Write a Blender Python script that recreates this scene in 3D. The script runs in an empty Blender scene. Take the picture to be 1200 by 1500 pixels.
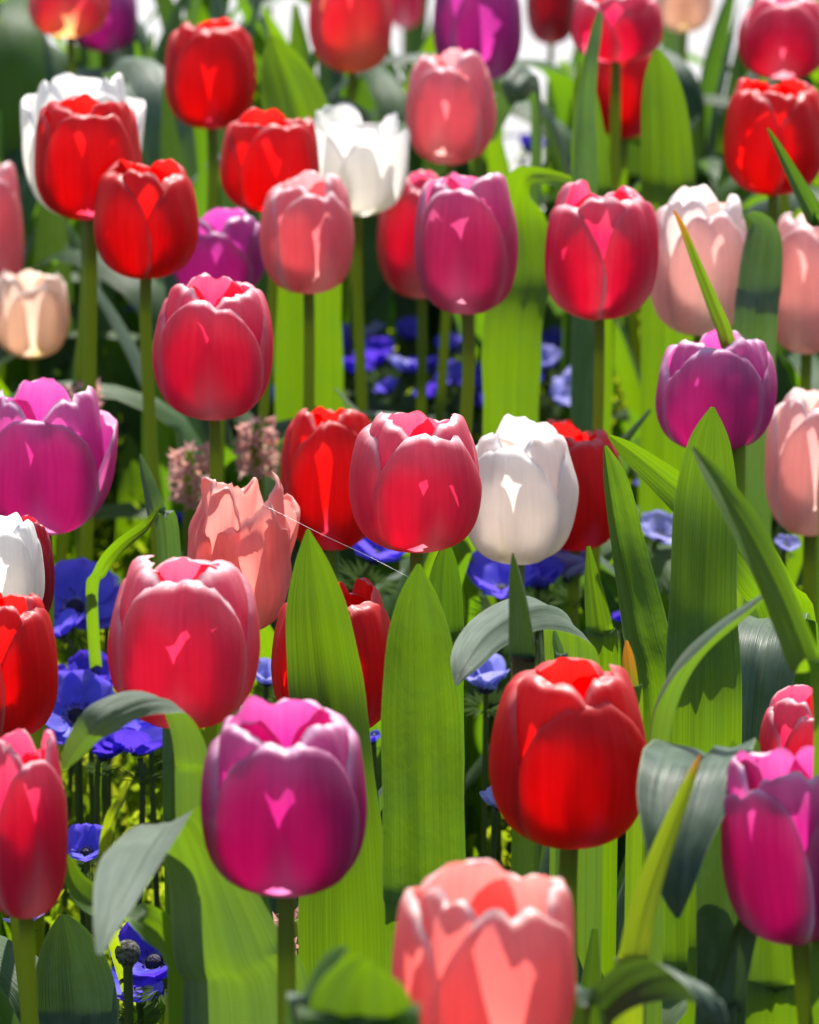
import bpy, math, random
from mathutils import Vector, Matrix, noise as mnoise

S = bpy.context.scene
COL = S.collection
R = math.radians
random.seed(7)

# ---------------------------------------------------------------- camera
F, W0, H0 = 7400.0, 1200.0, 1500.0          # focal length in pixels of the 1200x1500 photograph
PITCH = R(14.9)
CAMZ = 0.91
cd = bpy.data.cameras.new('camera')
cam = bpy.data.objects.new('camera', cd)
COL.objects.link(cam)
cam.location = (0, 0, CAMZ)
cam.rotation_euler = (math.pi/2 - PITCH, 0, 0)
cd.sensor_fit = 'VERTICAL'; cd.sensor_height = 36.0; cd.sensor_width = 28.8
cd.lens = F/H0*36.0
cd.clip_start = 0.05; cd.clip_end = 500
cd.dof.use_dof = True
cd.dof.focus_distance = 1.95
cd.dof.aperture_fstop = (cd.lens/1000)/0.0078
cd.dof.aperture_blades = 0
S.camera = cam

# ---------------------------------------------------------------- light
SUN_EL, SUN_AZ = R(55), R(10)               # azimuth from +Y (behind the flowers) towards +X
w = bpy.data.worlds.new('World'); S.world = w; w.use_nodes = True
nt = w.node_tree
bg = nt.nodes['Background']
sky = nt.nodes.new('ShaderNodeTexSky')
sky.sky_type = 'NISHITA'; sky.sun_disc = False
sky.sun_elevation = SUN_EL; sky.sun_rotation = SUN_AZ
nt.links.new(sky.outputs['Color'], bg.inputs['Color'])
bg.inputs['Strength'].default_value = 0.09
sl = bpy.data.lights.new('sun', 'SUN'); sl.energy = 5.0; sl.angle = R(0.7); sl.color = (1.0, 0.95, 0.87)
so = bpy.data.objects.new('sun', sl); COL.objects.link(so)
sd = Vector((math.sin(SUN_AZ)*math.cos(SUN_EL), math.cos(SUN_AZ)*math.cos(SUN_EL), math.sin(SUN_EL)))
so.rotation_euler = sd.to_track_quat('Z', 'Y').to_euler()
so.location = (0, 6, 6)
S.view_settings.view_transform = 'Standard'; S.view_settings.look = 'None'
S.view_settings.gamma = 1.0; S.view_settings.use_curve_mapping = False
S.view_settings.exposure = 0.95
S.cycles.use_denoising = True
S.cycles.max_bounces = 14; S.cycles.diffuse_bounces = 7; S.cycles.transmission_bounces = 10
S.cycles.sample_clamp_indirect = 6.0

# ---------------------------------------------------------------- helpers
CP, SP = math.cos(PITCH), math.sin(PITCH)
FWD = Vector((0, CP, -SP)); UP = Vector((0, SP, CP)); RIGHT = Vector((1, 0, 0))
CAM = Vector((0, 0, CAMZ))
def ray(px, py): return FWD + RIGHT*((px-600)/F) + UP*((750-py)/F)
def at(px, py, d): return CAM + ray(px, py)*d            # d = depth along the view axis, metres
def dplane(py, z): return (z-CAMZ)/ray(600, py).z
def proj(p):
    q = Vector(p)-CAM; d = q.dot(FWD)
    return 600+F*q.x/d, 750-F*q.dot(UP)/d, d

def mesh_obj(name, verts, faces, mat, parent=None, uv=None, uv2=None, smooth=True):
    me = bpy.data.meshes.new(name)
    me.from_pydata([tuple(v) for v in verts], [], faces)
    if smooth: me.polygons.foreach_set('use_smooth', [True]*len(me.polygons))
    for nm, data in (('UVMap', uv), ('Edge', uv2)):
        if data:
            lay = me.uv_layers.new(name=nm)
            idx = [0]*len(me.loops); me.loops.foreach_get('vertex_index', idx)
            flat = []
            for i in idx: flat += data[i]
            lay.data.foreach_set('uv', flat)
    if mat: me.materials.append(mat)
    o = bpy.data.objects.new(name, me); COL.objects.link(o)
    if parent: o.parent = parent
    return o
def grid_faces(nu, nv, off=0, wrap=False):
    f = []
    for j in range(nv-1):
        for i in range(nu if wrap else nu-1):
            a = off+j*nu+i; b = off+j*nu+(i+1) % nu
            f.append((a, b, b+nu, a+nu))
    return f
def tag(o, label=None, cat=None, group=None, kind=None):
    for k, v in (('label', label), ('category', cat), ('group', group), ('kind', kind)):
        if v: o[k] = v
def empty(name, loc):
    o = bpy.data.objects.new(name, None); COL.objects.link(o); o.location = loc
    o.empty_display_size = .02
    return o
def catmull(pts, n):
    """pts: list of tuples (any length); n samples along."""
    m = len(pts); out = []
    for k in range(n):
        t = k/(n-1)*(m-1); i = min(int(t), m-2); f = t-i
        p0, p1, p2, p3 = pts[max(i-1, 0)], pts[i], pts[i+1], pts[min(i+2, m-1)]
        out.append(tuple(0.5*((2*b)+(-a+c)*f+(2*a-5*b+4*c-d)*f*f+(-a+3*b-3*c+d)*f**3) for a, b, c, d in zip(p0, p1, p2, p3)))
    return out
def tube_geo(path, radii, ns=10):
    V = []; n = len(path)
    for k in range(n):
        t = (path[min(k+1, n-1)]-path[max(k-1, 0)]).normalized()
        x = t.cross(Vector((0.03, 1, 0.02))).normalized(); y = t.cross(x)
        for i in range(ns):
            a = 2*math.pi*i/ns
            V.append(path[k]+(x*math.cos(a)+y*math.sin(a))*radii[k])
    F_ = grid_faces(ns, n, 0, True)
    F_.append(tuple(range(ns))[::-1]); F_.append(tuple(range((n-1)*ns, n*ns)))
    uv = [(i/ns, k/n) for k in range(n) for i in range(ns)]
    return V, F_, uv
def smooth(a, b, x):
    t = max(0, min(1, (x-a)/(b-a))); return t*t*(3-2*t)
def nz(x, y, z=0): return mnoise.noise(Vector((x, y, z)))

# ---------------------------------------------------------------- materials
class N:
    def __init__(s, name):
        s.m = bpy.data.materials.new(name); s.m.use_nodes = True
        s.t = s.m.node_tree; s.t.nodes.clear()
        s.out = s.add('ShaderNodeOutputMaterial')
    def add(s, k, **kw):
        n = s.t.nodes.new(k)
        for a, b in kw.items(): setattr(n, a, b)
        return n
    def put(s, sock, v):
        if isinstance(v, bpy.types.NodeSocket): s.t.links.new(v, sock)
        elif isinstance(v, (tuple, list)) and len(v) == 3 and sock.type == 'RGBA': sock.default_value = (*v, 1)
        else: sock.default_value = v
    def math(s, op, a, b=0.0, clamp=False):
        n = s.add('ShaderNodeMath', operation=op, use_clamp=clamp)
        s.put(n.inputs[0], a); s.put(n.inputs[1], b); return n.outputs[0]
    def mix(s, f, a, b, bt='MIX'):
        n = s.add('ShaderNodeMix', data_type='RGBA', blend_type=bt)
        s.put(n.inputs[0], f); s.put(n.inputs[6], a); s.put(n.inputs[7], b); return n.outputs[2]
    def sstep(s, x, a, b, lo=0.0, hi=1.0):
        n = s.add('ShaderNodeMapRange', interpolation_type='SMOOTHSTEP')
        s.put(n.inputs[0], x); s.put(n.inputs[1], a); s.put(n.inputs[2], b); s.put(n.inputs[3], lo); s.put(n.inputs[4], hi)
        return n.outputs[0]
    def uv(s, name='UVMap'):
        n = s.add('ShaderNodeUVMap', uv_map=name)
        x = s.add('ShaderNodeSeparateXYZ'); s.t.links.new(n.outputs[0], x.inputs[0])
        return x.outputs[0], x.outputs[1]
    def vec(s, x, y, z=0.0):
        n = s.add('ShaderNodeCombineXYZ')
        for i, v in enumerate((x, y, z)): s.put(n.inputs[i], v)
        return n.outputs[0]
    def noise(s, vec, scale, detail=3.0, rough=.55):
        n = s.add('ShaderNodeTexNoise'); s.put(n.inputs['Vector'], vec); n.inputs['Scale'].default_value = scale
        n.inputs['Detail'].default_value = detail; n.inputs['Roughness'].default_value = rough
        return n.outputs[0]
    def bump(s, h, strength, dist):
        n = s.add('ShaderNodeBump'); n.inputs['Strength'].default_value = strength; n.inputs['Distance'].default_value = dist
        s.put(n.inputs['Height'], h); return n.outputs[0]
    def finish(s, refl, trans, tf, rough=.45, spec=.4, normal=None, sheen=0, coat=0):
        p = s.add('ShaderNodeBsdfPrincipled')
        s.put(p.inputs['Base Color'], refl); s.put(p.inputs['Roughness'], rough); p.inputs['Specular IOR Level'].default_value = spec
        if sheen:
            p.inputs['Sheen Weight'].default_value = sheen; p.inputs['Sheen Roughness'].default_value = .4
        if normal: s.put(p.inputs['Normal'], normal)
        if trans is None:
            s.t.links.new(p.outputs[0], s.out.inputs[0]); return s.m
        t = s.add('ShaderNodeBsdfTranslucent'); s.put(t.inputs[0], trans)
        if normal: s.put(t.inputs['Normal'], normal)
        mx = s.add('ShaderNodeMixShader'); s.put(mx.inputs[0], tf)
        s.t.links.new(p.outputs[0], mx.inputs[1]); s.t.links.new(t.outputs[0], mx.inputs[2])
        s.t.links.new(mx.outputs[0], s.out.inputs[0]); return s.m

def petal_mat(name, refl, trans, base, edge, tbase=None, basew=.24, edgew=.75, tf=.55, streak=.35, flame=(0, 0, 0), flamew=0.0):
    n = N(name); tf += .11
    u, v = n.uv(); e, rnd = n.uv('Edge')
    au = n.math('ABSOLUTE', n.math('SUBTRACT', n.math('MULTIPLY', u, 2.0), 1.0))
    st = n.noise(n.vec(n.math('ADD', n.math('MULTIPLY', u, 26.0), n.math('MULTIPLY', rnd, 40.0)), n.math('MULTIPLY', v, 1.6), rnd), 1.0, 4.0)
    big = n.noise(n.vec(n.math('MULTIPLY', u, 3.0), n.math('MULTIPLY', v, 2.5), n.math('MULTIPLY', rnd, 30.0)), 1.2, 3.0)
    stc = n.math('MULTIPLY', n.math('SUBTRACT', st, .5), streak*2)
    # pale base with a ragged flame
    bm = n.math('ADD', n.math('ADD', v, n.math('MULTIPLY', au, .60)), n.math('MULTIPLY', stc, .12))
    bmask = n.sstep(bm, basew*2.5, .12)
    em = n.math('ADD', e, n.math('MULTIPLY', n.math('SUBTRACT', big, .5), .30))
    em = n.math('ADD', em, n.math('MULTIPLY', stc, .22))
    emask = n.math('MULTIPLY', n.sstep(em, .54, .98), edgew)
    c = n.mix(emask, refl, edge)
    if flamew:
        fm = n.math('MULTIPLY', n.sstep(n.math('ADD', au, n.math('MULTIPLY', stc, .25)), .55, .05), flamew)
        c = n.mix(fm, c, flame)
    c = n.mix(bmask, c, base)
    c = n.mix(n.math('MULTIPLY', n.math('ADD', stc, .18), 1.0, True), c, tuple(min(.9, x*1.6+.05) for x in refl))
    k = n.math('ADD', .82, n.math('MULTIPLY', big, .36))
    c = n.mix(1.0, c, n.vec(k, k, k), 'MULTIPLY')
    rim = n.sstep(n.math('ADD', e, n.math('MULTIPLY', n.math('SUBTRACT', big, .5), .10)), .84, .98)
    tf = n.math('SUBTRACT', tf, n.math('MULTIPLY', rim, tf*.5))
    c = n.mix(n.math('MULTIPLY', rim, .75*edgew), c, tuple(min(.88, .5*x+.45) for x in edge))  # pale petal margin, whitened further to put the sunlit rim into the colour
    tc = n.mix(n.math('MULTIPLY', emask, .5), trans, tuple((a+b)/2 for a, b in zip(trans, edge)))
    tc = n.mix(n.math('MULTIPLY', bmask, .85), tc, tbase or base)
    k2 = n.math('ADD', n.math('MULTIPLY', k, .82), n.math('MULTIPLY', st, .36))
    tc = n.mix(1.0, tc, n.vec(k2, k2, k2), 'MULTIPLY')
    crease = n.noise(n.vec(n.math('MULTIPLY', u, 7.0), n.math('MULTIPLY', v, 1.2), n.math('MULTIPLY', rnd, 80.0)), 1.0, 3.0)
    nm = n.bump(n.math('ADD', n.math('MULTIPLY', st, .35), crease), .34, .0022)
    return n.finish(c, tc, tf, .42, .35, nm, sheen=.0)

PM = {
 'red':    petal_mat('red_petal', (.46,.006,.012), (.94,.006,.004), (.50,.10,.24), (.78,.16,.14), (.90,.12,.30), .20, .32, .50),
 'hot':    petal_mat('hot_pink_petal', (.54,.028,.115), (.90,.020,.125), (.85,.60,.62), (.86,.42,.46), (.95,.50,.60), .27, .75, .50),
 'rose':   petal_mat('rose_pink_petal', (.60,.065,.16), (.92,.045,.145), (.85,.60,.60), (.88,.50,.52), (.95,.5,.55), .22, .8, .50),
 'blush':  petal_mat('blush_pink_petal', (.78,.31,.35), (.94,.27,.29), (.86,.76,.72), (.89,.72,.70), (.95,.7,.62), .26, .7, .50, .3, (.70,.18,.30), .5),
 'pale':   petal_mat('pale_pink_petal', (.84,.60,.59), (.96,.54,.50), (.86,.82,.78), (.89,.80,.77), (.93,.8,.7), .3, .7, .5, .3, (.80,.36,.42), .45),
 'mauve':  petal_mat('mauve_pink_petal', (.54,.10,.26), (.78,.085,.29), (.74,.50,.60), (.82,.48,.56), (.9,.5,.6), .26, .75, .5, .4, (.46,.05,.24), .6),
 'purple': petal_mat('magenta_purple_petal', (.42,.025,.22), (.72,.020,.30), (.78,.48,.66), (.82,.44,.64), (.9,.35,.7), .22, .8, .5),
 'violet': petal_mat('violet_petal', (.34,.055,.32), (.68,.045,.40), (.6,.4,.6), (.66,.36,.60), (.8,.4,.7), .22, .7, .5),
 'lilac':  petal_mat('lilac_magenta_petal', (.46,.065,.33), (.76,.04,.36), (.70,.45,.66), (.82,.50,.70), (.9,.5,.8), .22, .8, .5),
 'white':  petal_mat('white_petal', (.82,.79,.77), (.96,.92,.86), (.84,.80,.62), (.86,.84,.82), (.9,.86,.6), .2, .6, .45, .12),
 'ivory':  petal_mat('white_pink_flush_petal', (.82,.70,.68), (.96,.82,.75), (.86,.80,.66), (.86,.83,.80), (.9,.86,.6), .24, .9, .48, .15, (.80,.55,.58), .4),
 'peach':  petal_mat('peach_petal', (.87,.71,.62), (.96,.70,.54), (.84,.70,.30), (.88,.74,.66), (.9,.7,.2), .2, .7, .5, .2),
 'coral':  petal_mat('coral_petal', (.85,.36,.34), (.95,.19,.165), (.85,.60,.55), (.90,.62,.55), (.95,.5,.4), .22, .7, .5),
 'salmon': petal_mat('withered_salmon_petal', (.80,.40,.37), (.93,.30,.26), (.84,.6,.5), (.86,.40,.28), (.95,.5,.35), .2, .6, .5, .5),
 'lemonbase': petal_mat('red_pink_yellow_base_petal', (.74,.10,.14), (.93,.06,.08), (.86,.70,.36), (.84,.40,.34), (.95,.75,.25), .38, .6, .5),
 'crimson': petal_mat('dark_crimson_petal', (.40,.02,.05), (.62,.01,.03), (.6,.3,.3), (.6,.12,.14), None, .2, .5, .5),
}

def leaf_mat(name, refl, refl2, trans, tf=.5, bloom=.3, blister=0.0, rough=.46, tip=None):
    n = N(name)
    u, v = n.uv()
    oi = n.add('ShaderNodeObjectInfo'); rnd = oi.outputs['Random']
    off = n.math('MULTIPLY', rnd, 50.0)
    st = n.noise(n.vec(n.math('ADD', n.math('MULTIPLY', u, 48.0), off), n.math('MULTIPLY', v, .7), rnd), 1.0, 3.0, .6)
    fine = n.noise(n.vec(n.math('ADD', n.math('MULTIPLY', u, 90.0), off), n.math('MULTIPLY', v, .7), rnd), 1.0, 1.0)
    big = n.noise(n.vec(n.math('MULTIPLY', u, 2.5), n.math('MULTIPLY', v, 4.0), off), 1.3, 4.0)
    s2 = n.sstep(st, .35, .68)
    c = n.mix(s2, refl, refl2)
    bl = n.math('MULTIPLY', n.sstep(big, .35, .75), bloom)
    c = n.mix(bl, c, (.27, .35, .27))
    k = n.math('ADD', .80, n.math('MULTIPLY', rnd, .35))
    c = n.mix(1.0, c, n.vec(k, k, k), 'MULTIPLY')
    tc = n.mix(s2, trans, tuple(x*.78 for x in trans))
    tc = n.mix(n.math('MULTIPLY', n.sstep(big, .45, .8), .35), tc, (trans[0]*.55, trans[1]*.75, trans[2]))
    # pale margin
    au = n.math('ABSOLUTE', n.math('SUBTRACT', n.math('MULTIPLY', u, 2.0), 1.0))
    mg = n.sstep(au, .95, 1.0)
    c = n.mix(n.math('MULTIPLY', mg, .5), c, (.45, .50, .25))
    if tip:
        tm = n.sstep(n.math('ADD', v, n.math('MULTIPLY', n.math('SUBTRACT', st, .5), .2)), tip, tip*.15)
        c = n.mix(tm, c, (.34,.13,.03)); tc = n.mix(tm, tc, (.75,.30,.02))
    h = n.math('ADD', st, n.math('MULTIPLY', fine, .5))
    if blister:
        bn = n.noise(n.vec(n.math('MULTIPLY', u, 7.0), n.math('MULTIPLY', v, 16.0), off), 1.0, 2.0)
        h = n.math('ADD', n.math('MULTIPLY', h, .4), n.math('MULTIPLY', n.sstep(bn, .4, .6), blister))
    nm = n.bump(h, .55, .0009)
    return n.finish(c, tc, tf, rough, .4, nm)
LM = {
 'bright': leaf_mat('bright_green_leaf', (.075,.15,.025), (.055,.12,.028), (.19,.35,.003), .56, .2),
 'mid':    leaf_mat('mid_green_leaf', (.060,.125,.035), (.045,.10,.035), (.15,.32,.005), .52, .3),
 'grey':   leaf_mat('grey_green_leaf', (.14,.19,.135), (.10,.15,.105), (.12,.25,.02), .40, .6, 0, .46),
 'silver': leaf_mat('silvery_green_leaf', (.18,.23,.17), (.13,.18,.13), (.17,.31,.006), .42, .5, 0, .48),
 'dark':   leaf_mat('dark_green_leaf', (.035,.075,.034), (.028,.06,.032), (.085,.17,.012), .30, .30),
 'blister':leaf_mat('blistered_green_leaf', (.065,.13,.03), (.05,.11,.03), (.18,.34,.003), .55, .2, .14),
 'yellow': leaf_mat('yellow_green_leaf', (.18,.22,.02), (.14,.19,.02), (.45,.60,.01), .5, .1),
 'orange': leaf_mat('orange_tipped_leaf', (.07,.13,.03), (.055,.11,.03), (.28,.46,.01), .5, .1, 0, .42, .22),
 'yellowtip': leaf_mat('yellow_green_leaf_with_orange_tip', (.18,.22,.02), (.14,.19,.02), (.45,.60,.01), .5, .1, 0, .38, .10),
}
n = N('stem'); u, v = n.uv()
st = n.noise(n.vec(n.math('MULTIPLY', u, 12.0), n.math('MULTIPLY', v, 5.0)), 1.0, 3.0)
STEM = n.finish(n.mix(st, (.10,.17,.025), (.17,.22,.04)), (.42,.50,.03), .5, .4, .45)
n = N('anemone_stem'); ASTEM = n.finish((.09,.12,.04), (.22,.28,.05), .3, .5, .3)
def anem_mat(name, refl, trans):
    n = N(name); u, v = n.uv()
    oi = n.add('ShaderNodeObjectInfo')
    st = n.noise(n.vec(n.math('MULTIPLY', u, 22.0), n.math('MULTIPLY', v, 1.5), oi.outputs['Random']), 1.0, 3.0)
    c = n.mix(n.sstep(st, .35, .7), refl, tuple(min(.9, x*1.5+.02) for x in refl))
    c = n.mix(n.sstep(v, .22, .05), c, (.55,.55,.72))
    t = n.mix(n.sstep(st, .35, .7), trans, tuple(x*.7 for x in trans))
    return n.finish(c, t, .45, .5, .3, n.bump(st, .4, .0005))
AM = {'blue': anem_mat('blue_violet_petal', (.13,.12,.74), (.22,.15,.95)),
      'deep': anem_mat('deep_violet_petal', (.07,.05,.50), (.14,.06,.80)),
      'light': anem_mat('pale_blue_petal', (.38,.40,.84), (.45,.44,.95))}
n = N('anemone_centre')
tcn = n.add('ShaderNodeTexCoord')
nn = n.noise(tcn.outputs['Object'], 900.0, 2.0)
ACEN = n.finish(n.mix(nn, (.006,.006,.016), (.04,.035,.07)), None, 0, .7, .3, n.bump(nn, .8, .001))
n = N('seed_head')
tcn = n.add('ShaderNodeTexCoord'); nn = n.noise(tcn.outputs['Object'], 700.0, 3.0)
SEED = n.finish(n.mix(n.sstep(nn, .35, .65), (.03,.03,.025), (.15,.15,.13)), None, 0, .8, .2, n.bump(nn, .9, .0012))
n = N('fern_green'); oi = n.add('ShaderNodeNewGeometry')
rr = oi.outputs['Random Per Island']
FERN = n.finish(n.mix(rr, (.05,.10,.015), (.12,.17,.02)), n.mix(rr, (.30,.50,.01), (.70,.80,.03)), .5, .5, .3)
n = N('bract_green'); BRACT = n.finish((.05,.09,.02), (.20,.32,.02), .4, .8, .05)
n = N('hyacinth_floret'); oi = n.add('ShaderNodeObjectInfo')
HY = n.finish(n.mix(oi.outputs['Random'], (.42,.20,.20), (.56,.30,.30)), n.mix(oi.outputs['Random'], (.8,.35,.25), (.9,.55,.5)), .45, .5, .3)
n = N('stamen'); STAM = n.finish((.05,.03,.05), None, 0, .6)
n = N('pistil'); PIST = n.finish((.45,.50,.20), None, 0, .5)
n = N('brown_twig'); TWIG = n.finish((.09,.055,.035), None, 0, .8)
n = N('soil'); tcn = n.add('ShaderNodeTexCoord'); o_ = tcn.outputs['Object']
a_ = n.noise(o_, 60.0, 6.0, .65); b_ = n.noise(o_, 9.0, 3.0)
SOIL = n.finish(n.mix(n.sstep(a_, .35, .7), (.018,.012,.008), (.075,.05,.032)), None, 0, .95, .2, n.bump(n.math('ADD', a_, b_), 1.0, .03))
n = N('pale_paving'); tcn = n.add('ShaderNodeTexCoord'); o_ = tcn.outputs['Object']
a_ = n.noise(o_, 40.0, 6.0, .7); b_ = n.noise(o_, 3.0, 4.0)
PAVE = n.finish(n.mix(n.sstep(b_, .35, .65), n.mix(a_, (.26,.255,.255), (.40,.39,.39)), n.mix(a_, (.34,.335,.34), (.44,.43,.435))), None, 0, .9, .2, n.bump(a_, .6, .004))
n = N('silk'); SILK = n.finish((.8,.8,.8), None, 0, .25, .8)

# ---------------------------------------------------------------- the setting
def sheet(name, x0, x1, y0, y1, z, mat, nx=2, ny=2, rough=0):
    V = []
    for j in range(ny):
        for i in range(nx):
            x = x0+(x1-x0)*i/(nx-1); y = y0+(y1-y0)*j/(ny-1)
            V.append((x, y, z+rough*(nz(x*9, y*9)+.6*nz(x*31, y*31))))
    o = mesh_obj(name, V, grid_faces(nx, ny), mat, smooth=True)
    o['kind'] = 'structure'; return o
BED_END = 4.0
sheet('ground', -60, 60, -10, 120, -.03, SOIL)
sheet('flower_bed_soil', -1.2, 1.2, .6, BED_END, .0, SOIL, 80, 100, .018)
sheet('path', -40, 40, BED_END+.05, 60, -.015, PAVE)

# ---------------------------------------------------------------- tulip heads
# base-to-tip profile of a petal: (v, radius, height)
PC = [(0,.06,0.0),(.06,.34,.012),(.13,.58,.05),(.22,.79,.13),(.34,.94,.26),(.47,1.0,.42),(.60,.985,.58),(.73,.92,.74),(.85,.80,.88),(.94,.66,.965),(1,.52,1.0)]
PO = [(0,.06,0.0),(.06,.30,.015),(.13,.50,.05),(.22,.76,.12),(.34,.90,.25),(.47,.96,.41),(.60,.97,.57),(.73,.97,.73),(.85,.99,.86),(.94,1.04,.94),(1,1.12,.98)]
def prof(v, op):
    v = max(0, min(1, v))
    for k in range(len(PC)-1):
        if v <= PC[k+1][0]:
            t = (v-PC[k][0])/(PC[k+1][0]-PC[k][0])
            def cr(T, c):
                p0, p1, p2, p3 = T[max(k-1, 0)][c], T[k][c], T[k+1][c], T[min(k+2, len(T)-1)][c]
                return .5*(2*p1+(-p0+p2)*t+(2*p0-5*p1+4*p2-p3)*t*t+(-p0+3*p1-3*p2+p3)*t**3)
            return (cr(PC, 1)*(1-op)+cr(PO, 1)*op, cr(PC, 2)*(1-op)+cr(PO, 2)*op)
def petal_geo(Rr, H, ang, rm, hm, wm, op, flare, seed, wilt=0.0, ragged=0.0, inner=0, front=0):
    NU, NV = 29, 32
    rs = random.Random(seed)
    ph = [rs.uniform(0, 100) for _ in range(6)]
    v0 = rs.uniform(.34, .44); notch = rs.uniform(.00, .06); tipx = rs.uniform(-.15, .15)
    pw = rs.uniform(2.9, 4.0) if inner else rs.uniform(2.0, 2.7); bw_ = rs.uniform(.30, .58); skew = rs.uniform(-.16, .16)
    V, UV, E = [], [], []
    for j in range(NV):
        s = j/(NV-1); s = 1-(1-s)**1.35
        for i in range(NU):
            t = -1+2*i/(NU-1)
            u = math.sin(t*math.pi/2*.97)/math.sin(math.pi/2*.97)
            au = abs(u)
            vt = (v0+(1-v0)*math.sqrt(max(0, 1-au**pw)))*(1+skew*u*.6)
            vt -= notch*math.exp(-((u-tipx)/.10)**2)
            vt += (.022+.045*ragged)*nz(u*4.5+ph[0], ph[1]) + (.004+.03*ragged)*nz(u*14+ph[0], ph[2])
            v = vt*s
            r, z = prof(v, op)
            e = max(au**1.6, s**1.3)
            edge_top = smooth(.86, 1.0, s)
            edge_side = smooth(.90, 1.0, au)*smooth(.12, .35, v)
            lip = max(edge_top, edge_side*.35)
            r = r*rm+(.035*u if not front else 0)
            r += .05*math.sin(math.pi*v)*(1-au*au) - .055*au**3*smooth(.1, .5, v)
            r -= .028*math.exp(-((u)/.07)**2)*smooth(.15, .5, v)*(.4+.6*s)
            r += .045*nz(u*1.6+ph[2], v*2.2+ph[3], 1)*smooth(.12, .5, v)
            r += .045*nz(u*4+ph[3], v*2+ph[4], 5)*smooth(.45, .95, v)*(1+2*ragged)
            lv = .75+.9*nz(u*2.2+ph[5], 2.0)
            r -= edge_top**1.5*(.10 if inner else .17)*lv*(1-.6*op)+edge_side**1.5*.05*lv
            r += flare*v*v
            if wilt: r += wilt*.25*nz(u*2.4+ph[1], v*4, 3)*smooth(.2, .7, v)
            z = z*hm - edge_top**1.9*.060*lv
            if flare > .3: z -= flare*.25*v**3
            if wilt: z += wilt*.18*nz(u*2+ph[4], v*3, 8)*v
            a = ang+u*wm*((.20+.80*smooth(.03, bw_, v)) if inner else (.80+.20*smooth(0, .4, v)))*(1-.08*v)+.05*nz(v*3+ph[0], u)
            V.append(Vector((Rr*r*math.sin(a), -Rr*r*math.cos(a), H*z)))
            UV.append((u*.5+.5, v)); E.append((e, ph[0]/100))
    return V, grid_faces(NU, NV), UV, E

HEADS = []          # keep-clear list: px, py, rx, ry, depth
TUL = []            # roots for generic leaves
def tulip(cx, yt, yb, Wp, col, rot, op, dfac, label, tilt=0.0, flares=None, wilt=0.0, ragged=0.0, seed=None, zp=.40, iw=None):
    seed = seed if seed is not None else int(cx*7+yt*13)
    rs = random.Random(seed)
    ragged = ragged or rs.choice([0, .1, .25, .4])
    opb = rs.choice([.05, .12, .18, .28]) if op < .3 else .03
    yc = (yt+yb)/2
    d = math.sqrt(dplane(yc, zp)*F*.0535/Wp)*dfac
    Rr = Wp/2*d/F/1.03
    dep = PITCH+math.atan((yb-750)/F)
    Hh = ((yb-yt)*d/F-.72*Rr*math.sin(dep))/math.cos(dep)
    Hh = max(Hh, Rr*1.35)
    base = at(cx, yb-.20*Rr*math.sin(dep)*F/d, d)
    lx = rs.uniform(-.012, .012); ly = rs.uniform(-.01, .02)
    gx = base.x+lx-math.sin(R(tilt))*.16
    root = empty('tulip', (gx, base.y+ly, 0))
    tag(root, label, 'tulip', 'tulips in bloom')
    M = Matrix.Rotation(R(tilt), 3, 'Y') @ Matrix.Rotation(R(rs.uniform(-3, 3)), 3, 'X')
    off = base-Vector(root.location)
    pal = col if isinstance(col, (list, tuple)) else [col]*2
    for ring in (1, 0):
        for k in range(3):
            a = R(rot)+k*2*math.pi/3+(math.pi/3+R(rs.uniform(-13, 13)) if ring else R(rs.uniform(-5, 5)))
            fl = rs.uniform(-.03, .06)
            fr = 1 if (ring == 0 and math.cos(a) > .8) else 0
            if flares and (ring, k) in flares: fl += flares[(ring, k)]
            V, Fc, UV, E = petal_geo(Rr, Hh, a, (.88 if ring else 1.0+.035*fr), (1.0+rs.uniform(-.03, .05) if ring else .95+rs.uniform(-.05, .04)),
                                     ((iw or rs.choice([.98, 1.08, 1.18, 1.26])) if ring else 1.22)+rs.uniform(-.07, .07), op+opb+rs.uniform(-.05, .12), fl, seed*10+ring*3+k, wilt, ragged, ring, fr)
            mesh_obj('petal', [off+M@p for p in V], Fc, PM[pal[ring]], root, UV, E)
    # pistil, out of sight unless the cup is open
    if op > .2:
        V, Fc, UV = tube_geo([off+M@Vector((0, 0, z)) for z in (.002, Hh*.2, Hh*.38, Hh*.42)], [Rr*.13, Rr*.15, Rr*.13, Rr*.2], 8)
        mesh_obj('pistil', V, Fc, PIST, root, UV)
    # stem
    dn = M@Vector((0, 0, -1))
    p0 = off+M@Vector((0, 0, .004*Hh/.06)); p1 = off+dn*.05; p3 = Vector((0, 0, -.02)); p2 = (p1*.45+p3*.55)+Vector((rs.uniform(-.016, .016), rs.uniform(-.01, .01), 0))
    path = [Vector(q) for q in catmull([tuple(p0), tuple(p1), tuple(p2), tuple(p3)], 18)]
    rad = rs.uniform(.0024, .0031)
    V, Fc, UV = tube_geo(path, [rad*(1.25 if k == 0 else 1.0+.25*k/17) for k in range(18)], 12)
    mesh_obj('stem', V, Fc, STEM, root, UV)
    HEADS.append((cx, yc, Wp*.5, (yb-yt)*.5, d))
    TUL.append((root, d, rs))
    return root

T = tulip
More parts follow.
